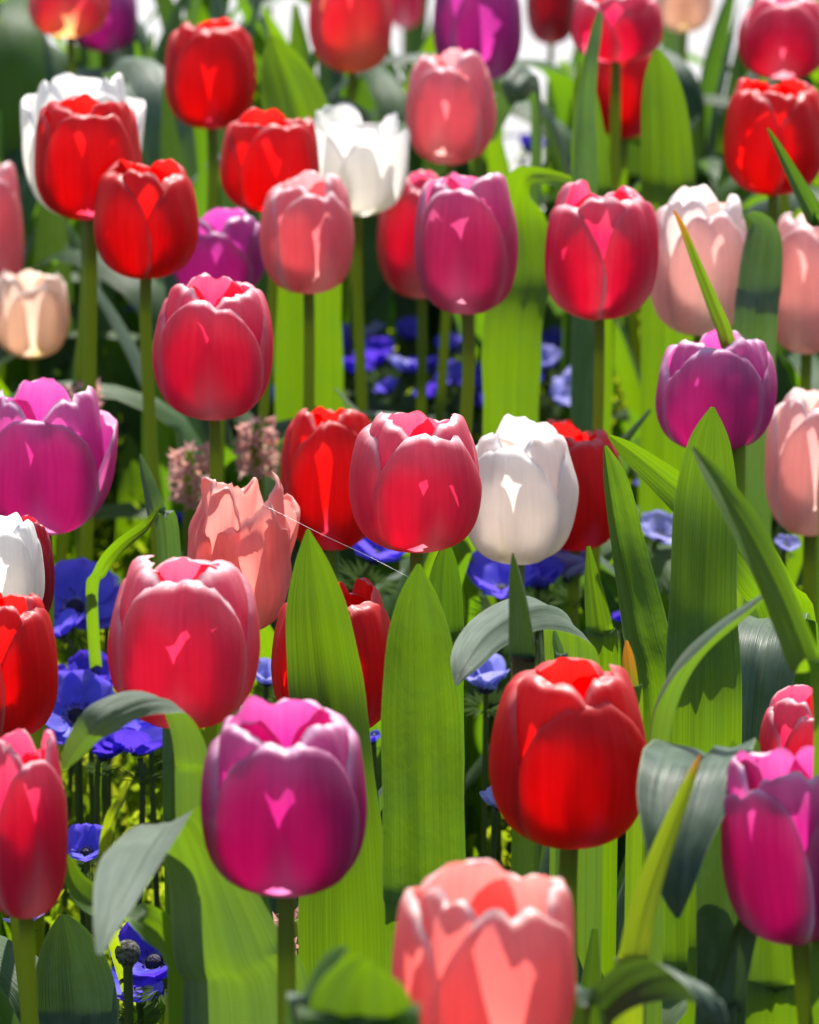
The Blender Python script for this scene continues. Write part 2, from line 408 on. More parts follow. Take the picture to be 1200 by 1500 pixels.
# back rows, blurred
T(103,-48,54,118,'lemonbase',0,.0,1.0,'red-pink tulip with yellow base cut by the top edge, above white gaps')
T(152,-40,75,105,'violet',20,.1,1.04,'purple tulip close behind the red-pink yellow-based tulip at top left')
T(310,20,190,134,'red',4,.05,1.0,'tall red tulip standing clear above the red and white pair')
T(516,-70,106,122,'lemonbase',10,.0,1.0,'rosy tulip with cream base cut by the top edge, above the blush tulip')
T(700,-60,120,130,'violet',25,.1,1.0,'large purple tulip cut by the top edge beside a bent grey leaf')
T(808,-60,66,75,'crimson',0,.0,1.06,'dark pink tulip bottom at the top edge, between purple and hot pink tulips')
T(594,-55,42,56,'hot',0,.0,1.06,'small hot pink tulip bottom at the top edge left of the purple one')
T(902,-25,90,136,'hot',60,.05,1.0,'hot pink tulip directly above the red tulip between two leaf blades')
T(915,55,203,96,'red',30,.05,.93,'red tulip caught between two upright green leaf blades',0,None,0,0,None,.38)
T(1003,-50,48,84,'peach',0,.2,1.08,'cream peach tulip cut by the top edge over the pale path')
T(1148,-12,118,132,'hot',-10,.0,1.0,'hot pink tulip at upper right, just above a red one')
T(1132,110,287,150,'red',60,.02,1.0,'red tulip at upper right with a thin leaf crossing it')
T(660,68,242,132,'blush',-12,.10,1.0,'blush pink tulip with open top above the mauve tulip')
T(122,98,322,160,'white',15,.45,1.03,'white tulip hidden behind the red one at upper left',0,{(0,1):.45,(0,2):.30,(1,1):.2},0,.6)
T(131,135,324,158,'red',8,.10,.96,'red tulip standing right in front of a white one')
T(214,230,408,152,'red',60,.10,.96,'red tulip with split front petals below the red and white pair')
T(398,156,312,150,'red',18,.12,1.0,'squat red tulip touching an open white tulip')
T(524,152,317,138,'white',48,.8,1.02,'white tulip with flared petals beside the squat red one',0,{(0,0):.25,(0,1):.35,(1,1):.2,(0,2):.1},0,.6)
T(452,246,430,137,'blush',20,.10,.97,'blush pink tulip in front of the flared white tulip')
T(320,302,436,138,'violet',-15,.15,1.02,'violet tulip peeking over the hot pink tulip in the left middle')
T(314,400,614,176,'hot',0,.12,.98,'hot pink tulip with pale-edged oval front petal, left of centre',iw=1.28)
T(618,245,437,128,'hot',0,.05,1.03,'hot pink tulip half hidden behind the mauve one')
T(684,243,462,152,'mauve',-8,.06,.97,'mauve pink tulip overlapping a hot pink one above centre',iw=1.22)
T(878,260,468,167,'hot',58,.05,1.0,'hot pink tulip with two front petals meeting, right of the mauve one')
T(1024,266,492,150,['pale','ivory'],15,.30,1.0,'pale pink tulip with white crown behind a reddish thin leaf')
T(958,400,497,80,'crimson',0,.0,1.12,'dark pink tulip barely showing under the pale white-crowned tulip')
T(1182,304,520,124,'pale',-20,.12,1.0,'pale pink tulip cut by the right edge above the magenta one')
T(-14,228,472,104,'blush',20,.05,1.0,'blush pink tulip cut by the left edge at mid height')
T(48,390,524,112,'peach',10,.45,1.05,'small peach white tulip low at the left edge')
# middle
T(66,556,784,186,'lilac',4,.22,1.06,'magenta tulip at the left edge with one petal bent outwards',0,{(1,0):.10,(0,1):.50},0,.3)
T(1046,482,664,172,'lilac',-4,.16,1.0,'magenta tulip with a ragged top behind a broad upright leaf',0,{(0,1):.22},0,.7)
T(1186,556,786,132,'pale',0,.12,1.0,'pale pink tulip cut by the right edge above the pale leaf',0,None,0,.3)
T(486,586,806,150,'red',-6,.14,1.02,'red tulip half behind the central rose pink one')
T(611,588,809,196,'rose',18,.14,.97,'large rose pink tulip in the centre of the bed',iw=1.30)
T(760,612,828,164,['white','ivory'],-14,.16,.99,'white tulip beside the central rose pink one',0,{(0,1):.12},.25,.7,iw=1.30)
T(842,610,806,146,'red',25,.05,1.03,'red tulip partly behind the white one and a striped leaf')
T(346,692,930,150,'salmon',25,.25,.92,'withered salmon tulip with shrivelled curling petals',3,{(0,1):.40},1.0,.5)
T(272,800,1066,222,'rose',2,.06,.98,'big rose pink tulip left of centre above an arched leaf',iw=1.30)
T(490,843,1078,182,'red',42,.10,.98,'red tulip partly hidden behind a broad upright leaf')
T(2,752,920,132,'white',0,.1,.82,'white tulip at the left edge above a red one')
T(44,746,915,76,'crimson',0,.1,.635,'dark crimson tulip squeezed behind the white tulip at the left edge')
T(14,860,1082,146,'red',52,.05,.84,'red tulip cut by the left edge beneath the white one')
# front
T(38,1062,1346,134,'hot',25,.08,.75,'pinkish red tulip with pale base cut by the left edge in the lower part')
T(419,1025,1313,246,'purple',0,.06,.98,'big magenta tulip with pale rim in the lower left centre',iw=1.36)
T(835,950,1239,232,'red',14,.08,1.0,'big red tulip in the lower right centre',iw=1.3)
T(1180,1000,1190,140,'hot',20,.1,.82,'pinkish red tulip showing behind the magenta one at the right edge')
T(1172,1080,1382,214,'purple',-48,.18,.93,'magenta tulip cut by the right edge low in the picture',-6)
T(714,1250,1565,266,'coral',24,.42,.96,'blurred coral pink tulip at the bottom edge',0,{(0,2):.10,(1,2):-.05,(1,0):.12},0,.2)
T(1222,905,1010,70,'pale',0,.0,1.1,'sliver of a pale tulip at the right edge behind a leaf')

# ---------------------------------------------------------------- leaves
def leaf_geo(P, nl=34, nw=11, chan=.35, wav=.0, seed=0, fold=1):
    """P: tip-to-base list of (Vector, half width m, twist rad); returns world-space ribbon."""
    rs = random.Random(seed); ph = rs.uniform(0, 50)
    s = catmull([(p.x, p.y, p.z, h, t) for p, h, t in P], nl)
    C = [Vector(q[:3]) for q in s]; V, UV = [], []
    L = 0
    for k in range(nl):
        t = (C[min(k+1, nl-1)]-C[max(k-1, 0)]).normalized()
        if k: L += (C[k]-C[k-1]).length
        wdir = RIGHT-t*RIGHT.dot(t)
        if wdir.length < .25: wdir = wdir+(UP-t*UP.dot(t))*.3
        wdir.normalize()
        nrm = t.cross(wdir)
        tw = s[k][4]
        a = wdir*math.cos(tw)+nrm*math.sin(tw); b = nrm*math.cos(tw)-wdir*math.sin(tw)
        hw = max(0.0002, s[k][3])
        for i in range(nw):
            c = -1+2*i/(nw-1)
            o = fold*chan*hw*(c*c-.3)+wav*hw*nz(c*1.2+ph, L*28)*abs(c)
            o += hw*(-.16*math.exp(-(c/.12)**2)+.10*nz(c*2.5+ph, L*9, 4))*fold
            V.append(C[k]+a*(hw*c*(1+.06*nz(ph, L*40)))+b*o)
            UV.append(((c+1)/2, L*10))
    return V, grid_faces(nw, nl), UV
def feature_leaf(label, mat, pts, base=None, chan=.35, wav=.24, fold=1, nl=40):
    """pts: (px, py, depth, half width px, twist deg) from the tip down; then the blade runs down to the soil."""
    P = [(at(x, y, d), h*d/F, R(t)) for x, y, d, h, t in pts]
    lp, lh, lt = P[-1]
    if base is None: base = (lp.x+(lp.x-P[-2][0].x)*.3, lp.y+.01)
    g = Vector((base[0], base[1], -.01))
    P.append((lp.lerp(g, .5), lh*.95, lt)); P.append((g, lh*.45, lt))
    V, Fc, UV = leaf_geo(P, nl, 13, chan, wav, hash(label) % 1000 if False else len(label)*7+int(pts[0][0]), fold)
    o = mesh_obj('tulip_leaf', [v-g for v in V], Fc, LM[mat], None, UV)
    o.location = g
    tag(o, label, 'leaf', 'large tulip leaves')
    FEAT.append((pts, o))
    return o
FEAT = []
L = feature_leaf
L('broad green blade standing in front of the half hidden red tulip','bright',[(451,775,1.83,2,8),(458,830,1.83,28,8),(466,900,1.83,46,6),(478,1000,1.83,54,4),(494,1150,1.82,58,2),(505,1400,1.82,66,0)])
L('broad translucent blade directly left of the big red tulip','blister',[(613,826,1.80,3,-6),(612,880,1.80,32,-6),(614,960,1.80,52,-5),(618,1100,1.80,60,-4),(622,1300,1.80,62,0),(626,1400,1.80,60,0)],None,.25)
L('tall broad blade in front of the ragged magenta tulip','bright',[(1044,596,1.90,3,10),(1040,650,1.90,32,10),(1035,750,1.90,46,8),(1030,900,1.89,51,4),(1030,1100,1.88,56,0)],None,.3)
L('blistered leaf with a dark folded edge beside the half hidden red tulip','blister',[(886,653,1.93,3,-35),(896,700,1.93,20,-35),(912,790,1.93,30,-30),(938,920,1.92,38,-22),(962,1090,1.92,40,-15)],None,.6,.1)
L('leaf sloping down right behind the tall broad blade','bright',[(892,638,2.02,3,25),(925,662,2.02,16,25),(985,710,2.02,26,22),(1060,775,2.02,36,15),(1120,850,2.02,40,10),(1160,960,2.04,40,0)],None,.4)
L('blurred yellow-green leaf slanting down to the right edge','bright',[(1015,655,1.62,3,10),(1050,705,1.61,16,10),(1095,775,1.60,22,15),(1140,865,1.59,24,25),(1185,975,1.58,28,30),(1225,1060,1.57,32,30)],None,.5)
L('grey-green leaf curving over its lit top left of the tall blade','silver',[(1130,863,1.62,2,-40),(1095,890,1.63,18,-38),(1045,928,1.64,27,-42),(1000,972,1.655,29,-42),(970,1030,1.67,26,-42),(958,1100,1.68,22,-45),(955,1180,1.69,20,-40)],None,.5)
L('wide dark leaf folded over and hanging beside the big red tulip','dark',[(993,1345,1.57,3,0),(990,1300,1.57,26,0),(992,1230,1.575,50,0),(1002,1170,1.585,68,0),(1018,1120,1.60,78,0),(1030,1096,1.63,76,0),(1042,1098,1.67,68,0),(1060,1160,1.70,60,0),(1075,1320,1.72,55,0)],None,.18,.1,-1)
L('broad grey leaf bending down behind the tall blade at the right','grey',[(1098,1150,1.94,30,0),(1102,1080,1.94,50,0),(1108,1000,1.945,55,0),(1118,935,1.955,56,0),(1128,910,1.98,52,0),(1142,912,2.02,45,0),(1160,1000,2.05,44,0)],None,.2,.1,-1)
L('arched leaf with pale back bent above the big red tulip','silver',[(668,1004,1.76,2,20),(682,966,1.77,22,25),(715,925,1.80,32,30),(765,897,1.83,32,40),(806,894,1.86,38,45),(834,920,1.88,42,35),(842,975,1.89,42,20),(846,1070,1.90,40,10)],None,.3,.05)
L('narrow dark spear leaf rising behind the big red tulip','dark',[(752,810,1.72,2,50),(760,850,1.72,14,50),(768,900,1.72,20,45),(774,960,1.72,24,40),(778,1050,1.72,24,30)],None,.9)  # stands in shade; the dark leaf material puts that shade into its colour
L('arched ribbon leaf below the big rose pink tulip','silver',[(92,1128,1.64,3,15),(112,1096,1.64,18,20),(150,1053,1.64,26,28),(200,1028,1.65,24,45),(245,1030,1.66,24,46),(272,1062,1.665,26,34),(286,1120,1.67,29,26),(290,1220,1.68,31,15)],None,.3,.05)
L('wide leaf folded over with pale lit tip hanging at lower left','silver',[(146,1398,1.49,5,0),(160,1350,1.505,24,-6),(184,1290,1.53,46,-12),(212,1236,1.565,58,-16),(246,1202,1.61,48,-16),(272,1212,1.625,46,-8),(300,1280,1.65,56,0),(335,1400,1.665,84,0),(365,1520,1.68,95,0)],None,.16,.05,-1,60)
L('slim grey leaf tip left of the withered salmon tulip','grey',[(205,665,2.12,2,-30),(214,700,2.12,11,-30),(228,750,2.12,15,-20),(248,820,2.13,17,-10)],None,.5)
L('small yellow curling leaf above the blue anemones on the left','bright',[(235,742,2.06,2,20),(214,770,2.06,8,30),(175,800,2.07,10,40),(148,835,2.10,10,20),(135,885,2.2,9,0)],(-.16,2.6),.5)
L('blurred leaf with pale rim at the bottom edge beside the coral tulip','grey',[(508,1388,1.30,4,40),(490,1405,1.30,14,45),(468,1440,1.30,16,50),(450,1500,1.30,20,50),(440,1560,1.30,24,50)],None,.6)
L('rounded blurred green leaf at the bottom edge beside the coral tulip','bright',[(545,1408,1.27,14,0),(538,1424,1.27,46,0),(532,1460,1.27,72,0),(528,1520,1.27,84,0),(525,1600,1.27,90,0)],None,.3)
L('dark leaf arching at the bottom edge below the big red tulip','dark',[(1064,1500,1.40,10,50),(1040,1460,1.40,34,55),(985,1432,1.41,36,60),(930,1440,1.42,34,60),(880,1480,1.43,32,60),(845,1540,1.44,30,50)],None,.3)
L('slender yellow-green blade with orange tip before the hanging dark leaf','yellowtip',[(1026,1106,1.53,2,10),(1008,1150,1.53,9,10),(980,1220,1.53,14,10),(948,1310,1.53,19,5),(928,1400,1.53,22,0),(918,1520,1.53,22,0)],None,.5)
L('bright translucent blade left of the magenta tulip at lower right','bright',[(1075,1085,1.74,3,0),(1070,1140,1.74,30,0),(1062,1250,1.74,44,0),(1056,1380,1.74,48,0),(1052,1500,1.74,48,0)],None,.3)
L('green blade under the hanging dark leaf','bright',[(1005,1160,1.80,3,0),(1003,1220,1.80,30,0),(1002,1300,1.80,42,0),(1004,1400,1.80,46,0),(1008,1500,1.80,46,0)],None,.3)
L('bright blade at lower right corner under the magenta tulip','bright',[(1128,1300,1.66,3,0),(1130,1360,1.66,28,0),(1134,1440,1.66,40,0),(1136,1520,1.66,44,0)],None,.3)
L('bright blade at the right edge of the lower right corner','mid',[(1196,1340,1.70,3,0),(1190,1390,1.70,24,0),(1186,1450,1.70,34,0),(1186,1540,1.70,38,0)],None,.3)
L('dark leaf leaning right below the hanging folded leaf','dark',[(1112,1296,1.60,2,-25),(1098,1340,1.60,18,-25),(1076,1400,1.60,26,-20),(1056,1470,1.60,30,-10),(1044,1560,1.60,30,0)],None,.5)
L('green blade rising behind the tall red tulip at the top','bright',[(398,52,2.86,4,0),(408,85,2.86,28,0),(424,130,2.86,42,0),(440,190,2.86,50,0),(450,280,2.86,50,0)],None,.3)
L('upright green blade right of the red tulip near the top','bright',[(962,72,2.72,4,8),(968,110,2.72,24,8),(975,180,2.72,36,5),(978,260,2.72,40,0),(980,360,2.72,40,0)],None,.3)
L('upright green blade left of the red tulip near the top','bright',[(851,92,2.70,3,-8),(855,130,2.70,16,-8),(862,200,2.70,25,-5),(866,270,2.70,29,0),(868,360,2.70,30,0)],None,.3)
L('blurred grey blade tip beside the hot pink tulip near the top','grey',[(878,18,2.66,5,-40),(870,50,2.66,12,-40),(862,100,2.66,14,-35),(856,170,2.67,16,-20),(856,280,2.68,18,-10)],None,.5)
L('bent grey leaf behind the blush tulip near the top','grey',[(718,205,2.98,10,40),(735,165,2.98,20,45),(758,130,2.98,24,50),(778,112,3.0,22,60),(788,140,3.03,18,70),(788,260,3.05,18,70)],None,.4)
L('narrow blade crossing the red tulip at upper right','mid',[(1124,188,2.35,2,-20),(1142,220,2.35,7,-20),(1168,270,2.35,12,-20),(1196,325,2.35,18,-20),(1222,390,2.35,22,-20)],None,.5)
L('thin leaf with orange tip crossing the white-crowned pale tulip','orange',[(988,308,2.22,2,40),(1002,335,2.22,6,40),(1024,390,2.22,9,35),(1046,445,2.22,11,25),(1066,500,2.22,12,15),(1078,600,2.22,14,0)],None,.5)
L('broad light green leaf with its top folded right of the mauve tulip','bright',[(838,262,2.50,6,60),(800,256,2.53,12,70),(768,262,2.58,20,55),(764,310,2.60,36,15),(768,400,2.60,46,15),(752,520,2.60,44,20)],None,.3)
L('folded grey leaf behind the pale white-crowned tulip','grey',[(1086,318,2.50,4,60),(1108,316,2.50,14,50),(1120,345,2.50,26,20),(1112,420,2.50,32,0),(1104,520,2.50,32,0)],None,.4)
L('dark rounded leaf in the lower left corner','dark',[(92,1340,1.92,6,0),(98,1370,1.92,34,0),(106,1420,1.92,56,0),(112,1480,1.92,62,0),(114,1560,1.92,60,0)],None,.3)
L('yellow-green leaf sliver above the folded pale leaf','yellow',[(188,1142,1.70,2,35),(180,1168,1.70,8,35),(164,1200,1.70,10,35),(154,1250,1.71,10,20),(150,1310,1.74,9,0)],(-.12,2.3),.5)
L('bent yellow-green leaf left of the folded pale leaf','bright',[(98,1252,1.66,4,-30),(108,1290,1.66,18,-35),(132,1318,1.66,26,-40),(170,1335,1.66,28,-50),(215,1352,1.66,26,-60),(250,1390,1.67,26,-60),(262,1500,1.68,24,-40)],None,.4)
L('orange tipped leaf point right of the big red tulip top','orange',[(918,938,1.84,2,10),(921,965,1.84,9,10),(926,1010,1.84,11,10),(930,1080,1.84,12,0)],None,.5)
L('pale leaf tip poking up behind the big red tulip','grey',[(812,924,1.80,2,0),(815,940,1.80,6,0),(820,965,1.80,8,0),(824,1040,1.80,9,0)],None,.6)
L('grey leaf right behind the arched ribbon leaf','mid',[(262,1090,1.74,4,0),(266,1140,1.74,24,0),(270,1200,1.74,30,0),(276,1300,1.74,32,0)],None,.4)
L('green blade behind the white tulip stem','mid',[(655,790,1.98,3,0),(652,840,1.98,22,0),(650,920,1.98,30,0),(648,1020,1.98,32,0)],None,.4)
L('slim bright blade between the half hidden red tulip and the striped leaf','bright',[(862,800,2.0,3,0),(868,850,2.0,12,0),(878,920,2.0,20,0),(884,1000,2.0,22,0)],None,.4)

for x_, y_, d_, h_ in [(150,1120,2.72,26),(205,1135,2.80,30),(262,1125,2.66,24),(330,1120,2.75,28),(110,1150,2.85,26),(60,1120,2.7,22),(720,1100,2.6,24),(690,1180,2.5,22),(100,700,2.95,26),(190,640,3.0,24),(150,520,3.15,22)]:
    L('sunlit yellow-green blade low behind the blue anemones','bright',[(x_,y_,d_,3,5),(x_+4,y_+40,d_,h_*.7,5),(x_+6,y_+110,d_,h_,5),(x_+4,y_+220,d_+.02,h_,0)],None,.3)

# generic leaves: parts of the tulips and of leafy plants without a flower of their own
KEEP = []           # filled with small things that must stay visible
def blocked(V, d_lim=0.03):
    pts = [proj(v) for v in V[::5]]
    for (cx, cy, rx, ry, d) in HEADS+KEEP:
        for x, y, dd in pts:
            if dd < d-.005 and ((x-cx)/(rx+10))**2+((y-cy)/(ry+10))**2 < 1: return True
    return False
def in_feature(V):
    pts = [proj(v) for v in V[::9]]; hit = 0
    for fp, o in FEAT:
        for (x0, y0, d0, h0, _t), (x1, y1, d1, h1, _u) in zip(fp, fp[1:]):
            for q in (0, .33, .67, 1):
                xa = x0+(x1-x0)*q; ya = y0+(y1-y0)*q; da = d0+(d1-d0)*q; ha = h0+(h1-h0)*q+10
                for x, y, dd in pts:
                    if dd < da-.004 and (x-xa)**2+(y-ya)**2 < ha*ha: return True
    return False
def generic_leaf(root, rs, tries=8, tall=1.0):
    rl = Vector(root.location)
    for k in range(tries):
        az = rs.uniform(0, 2*math.pi); hgt = rs.uniform(.15, .30)*(1-.05*k)*tall; lean = rs.uniform(.02, .10); hw = rs.uniform(.011, .021)
        droop = rs.random() < .3
        dr = Vector((math.cos(az), math.sin(az), 0))
        b = Vector((dr.x*.004, dr.y*.004, -.01))
        P = [b, dr*lean*.25+Vector((0, 0, hgt*.35)), dr*lean*.6+Vector((0, 0, hgt*.72)), dr*lean*1.0+Vector((0, 0, hgt*.95))]
        P.append(dr*(lean*1.5+(.05 if droop else 0))+Vector((0, 0, hgt*(1.0 if droop else 1.14))))
        if droop: P.append(dr*(lean*1.8+.09)+Vector((0, 0, hgt*.80)))
        W_ = [.5, .85, 1.0, .72, .10] if not droop else [.5, .85, 1.0, .85, .55, .05]
        PP = [(p, hw*q, 0) for p, q in zip(P, W_)]
        V, UV = [], []
        nl, nw = 20, 7
        s = catmull([(p.x, p.y, p.z, h) for p, h, _ in PP], nl)
        C = [Vector(q[:3]) for q in s]; ph = rs.uniform(0, 50); Ln = 0; tw0 = rs.uniform(-.5, .5)
        side0 = Vector((-dr.y, dr.x, 0))
        for i in range(nl):
            t = (C[min(i+1, nl-1)]-C[max(i-1, 0)]).normalized()
            if i: Ln += (C[i]-C[i-1]).length
            sd_ = (side0-t*side0.dot(t)).normalized(); nn_ = t.cross(sd_)
            tw = tw0*i/nl; a = sd_*math.cos(tw)+nn_*math.sin(tw); b2 = nn_*math.cos(tw)-sd_*math.sin(tw)
            h = max(.0002, s[i][3])
            for c_ in range(nw):
                c = -1+2*c_/(nw-1)
                V.append(C[i]+a*h*c-b2*(.4*h*(c*c-.3))+b2*.15*h*abs(c)*nz(c+ph, Ln*30))
                UV.append(((c+1)/2, Ln*10))
        Wd = [v+rl for v in V]
        if blocked(Wd) or in_feature(Wd): continue
        m = rs.choices(['bright', 'mid', 'grey', 'dark'], [7, 4, 2, 1] if tall == 1 else [4, 4, 2, 2])[0]
        mesh_obj('leaf', V, grid_faces(nw, nl), LM[m], root, UV)
        return True
    return False

# ---------------------------------------------------------------- anemones
def anemone(px, py, wpx, tone, label, zp=.16, tilt=None, opn=None, rot=None):
    rs = random.Random(int(px*3+py*17))
    d = dplane(py, zp+.015+(.07 if py > 780 else 0))
    rad = wpx*.5*d/F*1.42
    c = at(px, py, d)
    root = empty('anemone', (c.x+rs.uniform(-.01, .01), c.y+rs.uniform(-.005, .015), 0))
    tag(root, label, 'anemone', 'blue anemones among the tulips')
    off = c-Vector(root.location)
    tl = R(rs.uniform(5, 40) if tilt is None else tilt); ta = rs.uniform(0, 6.28) if rot is None else R(rot)
    ax = Vector((math.cos(ta), math.sin(ta), 0))
    M = Matrix.Rotation(tl, 3, ax)
    op = rs.uniform(.35, .95) if opn is None else opn
    npet = rs.choice([7, 8, 8, 9])
    for k in range(npet):
        a = 2*math.pi*k/npet+rs.uniform(-.12, .12); el = op+rs.uniform(-.12, .12)+(.18 if k % 2 else 0)
        V, UV = [], []; nu, nv = 9, 11; ln = rad*rs.uniform(.92, 1.08); wd = ln*rs.uniform(.36, .46); ph = rs.uniform(0, 50)
        for j in range(nv):
            v = j/(nv-1)
            for i in range(nu):
                t = -1+2*i/(nu-1)
                w_ = wd*(.30+.70*smooth(0, .5, v))*math.sqrt(max(0, 1-max(0, (v-.52)/.48)**2.3))
                r = ln*(.10+.90*v)
                e2 = el-.55*v*v*(.5+rs.random()*.02)
                x = r*math.cos(el)+.0; z = r*math.sin(el)*(1-.15*v)+.12*ln*t*t*v+.05*ln*nz(t*1.5+ph, v*3)
                V.append(off+M@(Matrix.Rotation(a, 3, 'Z')@Vector((x, w_*t, z))))
                UV.append((t*.5+.5, v))
        mesh_obj('petal', V, grid_faces(nu, nv), AM[tone], root, UV)
    # dark domed centre with a ring of stamens
    V, Fc = [], []
    for j in range(6):
        th = math.pi/2*j/5
        for i in range(12):
            a = 2*math.pi*i/12
            V.append(off+M@Vector((rad*.20*math.cos(th)*math.cos(a), rad*.20*math.cos(th)*math.sin(a), rad*(.04+.20*math.sin(th)))))
    Fc = grid_faces(12, 6, 0, True)
    cen = mesh_obj('centre', V, Fc, ACEN, root)
    V, Fc = [], []
    for k in range(34):
        a = rs.uniform(0, 6.28); rr = rad*rs.uniform(.20, .36); z = rad*rs.uniform(.10, .26); q = rad*.022
        p = Vector((rr*math.cos(a), rr*math.sin(a), z)); b0 = Vector((rad*.14*math.cos(a), rad*.14*math.sin(a), rad*.05))
        s_ = Vector((-math.sin(a), math.cos(a), 0))
        i0 = len(V); V += [off+M@(b0-s_*q*.3), off+M@(b0+s_*q*.3), off+M@(p+s_*q*.3), off+M@(p-s_*q*.3)]
        Fc.append((i0, i0+1, i0+2, i0+3))
        i0 = len(V)
        for dx in ((1,0,0),(0,1,0),(-1,0,0),(0,-1,0),(0,0,1),(0,0,-1)): V.append(off+M@(p+Vector(dx)*q*1.3))
        for a1, b1 in ((0,1),(1,2),(2,3),(3,0)): Fc += [(i0+a1, i0+b1, i0+4), (i0+b1, i0+a1, i0+5)]
    mesh_obj('stamens', V, Fc, STAM, cen, smooth=False)
    # feathery collar under the flower
    dn = M@Vector((0, 0, -1)); cb = off+dn*rad*.55
    V, Fc = [], []
    for k in range(16):
        a = 2*math.pi*k/16+rs.uniform(-.15, .15); ln = rad*rs.uniform(.5, .85)
        dv = M@Vector((math.cos(a), math.sin(a), rs.uniform(.0, .6))).normalized(); sv = M@Vector((-math.sin(a), math.cos(a), 0))
        for q in range(3):
            dd_ = (dv+sv*(q-1)*.45).normalized(); i0 = len(V)
            V += [cb+dv*ln*.25, cb+dv*ln*.3+dd_*ln*.35+sv*ln*.05, cb+dv*ln*.3+dd_*ln*.75, cb+dv*ln*.3+dd_*ln*.35-sv*ln*.05]
            Fc.append((i0, i0+1, i0+2, i0+3))
    mesh_obj('collar', V, Fc, BRACT, root, smooth=False)
    path = [Vector(q) for q in catmull([tuple(off+dn*rad*.05), tuple(off+dn*rad*1.1), tuple((off+dn*rad)*.5), (0, 0, -.02)], 12)]
    V, Fc, UV = tube_geo(path, [.0013]*12, 8)
    mesh_obj('stem', V, Fc, ASTEM, root, UV)
    KEEP.append((px, py, wpx*.42, wpx*.36, d))
    return root
A = anemone
A(110,895,112,'blue','large blue anemone with dark centre between the left red and rose pink tulips',.16,35,.5,10)
A(152,885,64,'light','pale blue anemone behind the large blue one')
A(112,1052,96,'blue','wide open blue anemone under the arched ribbon leaf on the left',.16,40,.4,0)
A(222,1062,72,'deep','deep violet anemone under the big rose pink tulip',.16,-10,.25,0)
A(205,1108,92,'deep','flat violet anemone below the arched ribbon leaf',.16,-8,.5,20)
A(150,1112,60,'deep','small violet anemone at the stem of the left red tulip')
A(545,822,108,'blue','blue anemone hanging below the central rose pink tulip',.17,20,.7,40)
A(391,1003,58,'light','lilac blue anemone petal cup right of the big rose pink tulip',.17,20,.9,10)
A(735,872,98,'blue','blue anemone under the white tulip left of the dark spear leaf',.17,15,.6,10)
A(790,862,70,'blue','blue anemone under the white tulip right of the dark spear leaf',.17,15,.8,10)
A(835,852,84,'light','pale blue anemone under the red tulip beside the white one',.17,10,1.0,0)
A(712,1012,84,'light','pale lilac anemone under the arched leaf with pale back',.17,20,1.0,0)
A(745,940,50,'deep','violet anemone in the arch of the pale backed leaf')
A(546,1090,30,'blue','tiny blue anemone between the two broad front blades')
A(730,1186,52,'light','pale anemone left of the big red tulip base')
A(126,1252,66,'blue','blue anemone left of the folded pale leaf',.16,25,.6,0)
A(38,1356,46,'light','lilac anemone petal under the pinkish red tulip at the lower left edge')
A(228,1415,112,'deep','deep blue violet anemone beside the round seed head',.15,30,.55,-20)
A(205,1462,88,'blue','blue violet anemone below the deep one at bottom left',.13,10,.5,0)
A(265,768,34,'deep','small dark blue anemone left of the withered salmon tulip')
A(475,524,62,'deep','violet blue anemone below the blush tulips, left of its twin')
A(556,536,64,'deep','violet blue anemone below the hot pink and mauve pair')
A(425,553,54,'blue','blue anemone right of the hot pink oval-petal tulip')
A(458,548,44,'blue','small blue anemone between two thin tulip stems')
A(570,576,34,'blue','small blue anemone just above the central rose pink tulip')
A(640,582,52,'deep','dark violet anemone above the central rose pink tulip')
A(700,580,60,'deep','dark violet anemone right of the mauve tulip stem')
A(750,606,74,'light','pale blue anemone above the white tulip',.16,5,1.05,0)
A(814,588,42,'light','small pale blue anemone above the red tulip near the striped leaf')
A(816,512,46,'blue','small blue anemone below the hot pink tulip with meeting petals')
A(200,455,24,'blue','tiny blurred blue dot of an anemone near the left thin stems')
A(772,226,44,'deep','dark blurred anemone left of the upright blade near the top')
A(1097,712,54,'light','lilac blue anemone right of the tall broad blade')
A(966,790,60,'light','lilac blue anemone between the striped leaf and the tall blade')
A(1112,792,44,'blue','blue anemone behind the blurred slanting leaf')
A(1152,805,34,'light','small pale anemone under the pale pink tulip at the right edge')
A(915,912,32,'deep','small violet anemone left of the blistered leaf')
A(40,800,30,'blue','small blue anemone hidden low at the left edge')

for q, (px, py) in enumerate([(402,592),(520,552),(592,548),(662,562),(722,606),(782,574),(842,562),(352,556),(1062,692),(1132,742),(1004,742),(600,500),(505,505),(440,520),(540,500),(660,520),(720,560),(620,550),(800,540),(760,640),(960,720),(1010,640)]):
    A(px, py, 50, ['blue','deep','light','blue'][q % 4], 'blurred blue anemone low among the leaves of the middle band')
for q, (px, py) in enumerate([(92,935),(135,1000),(178,1080),(240,1085),(70,1010)]):
    A(px, py, 70, ['blue','deep','blue'][q % 3], 'blue anemone crowded behind the left red tulip and the arched ribbon leaf')

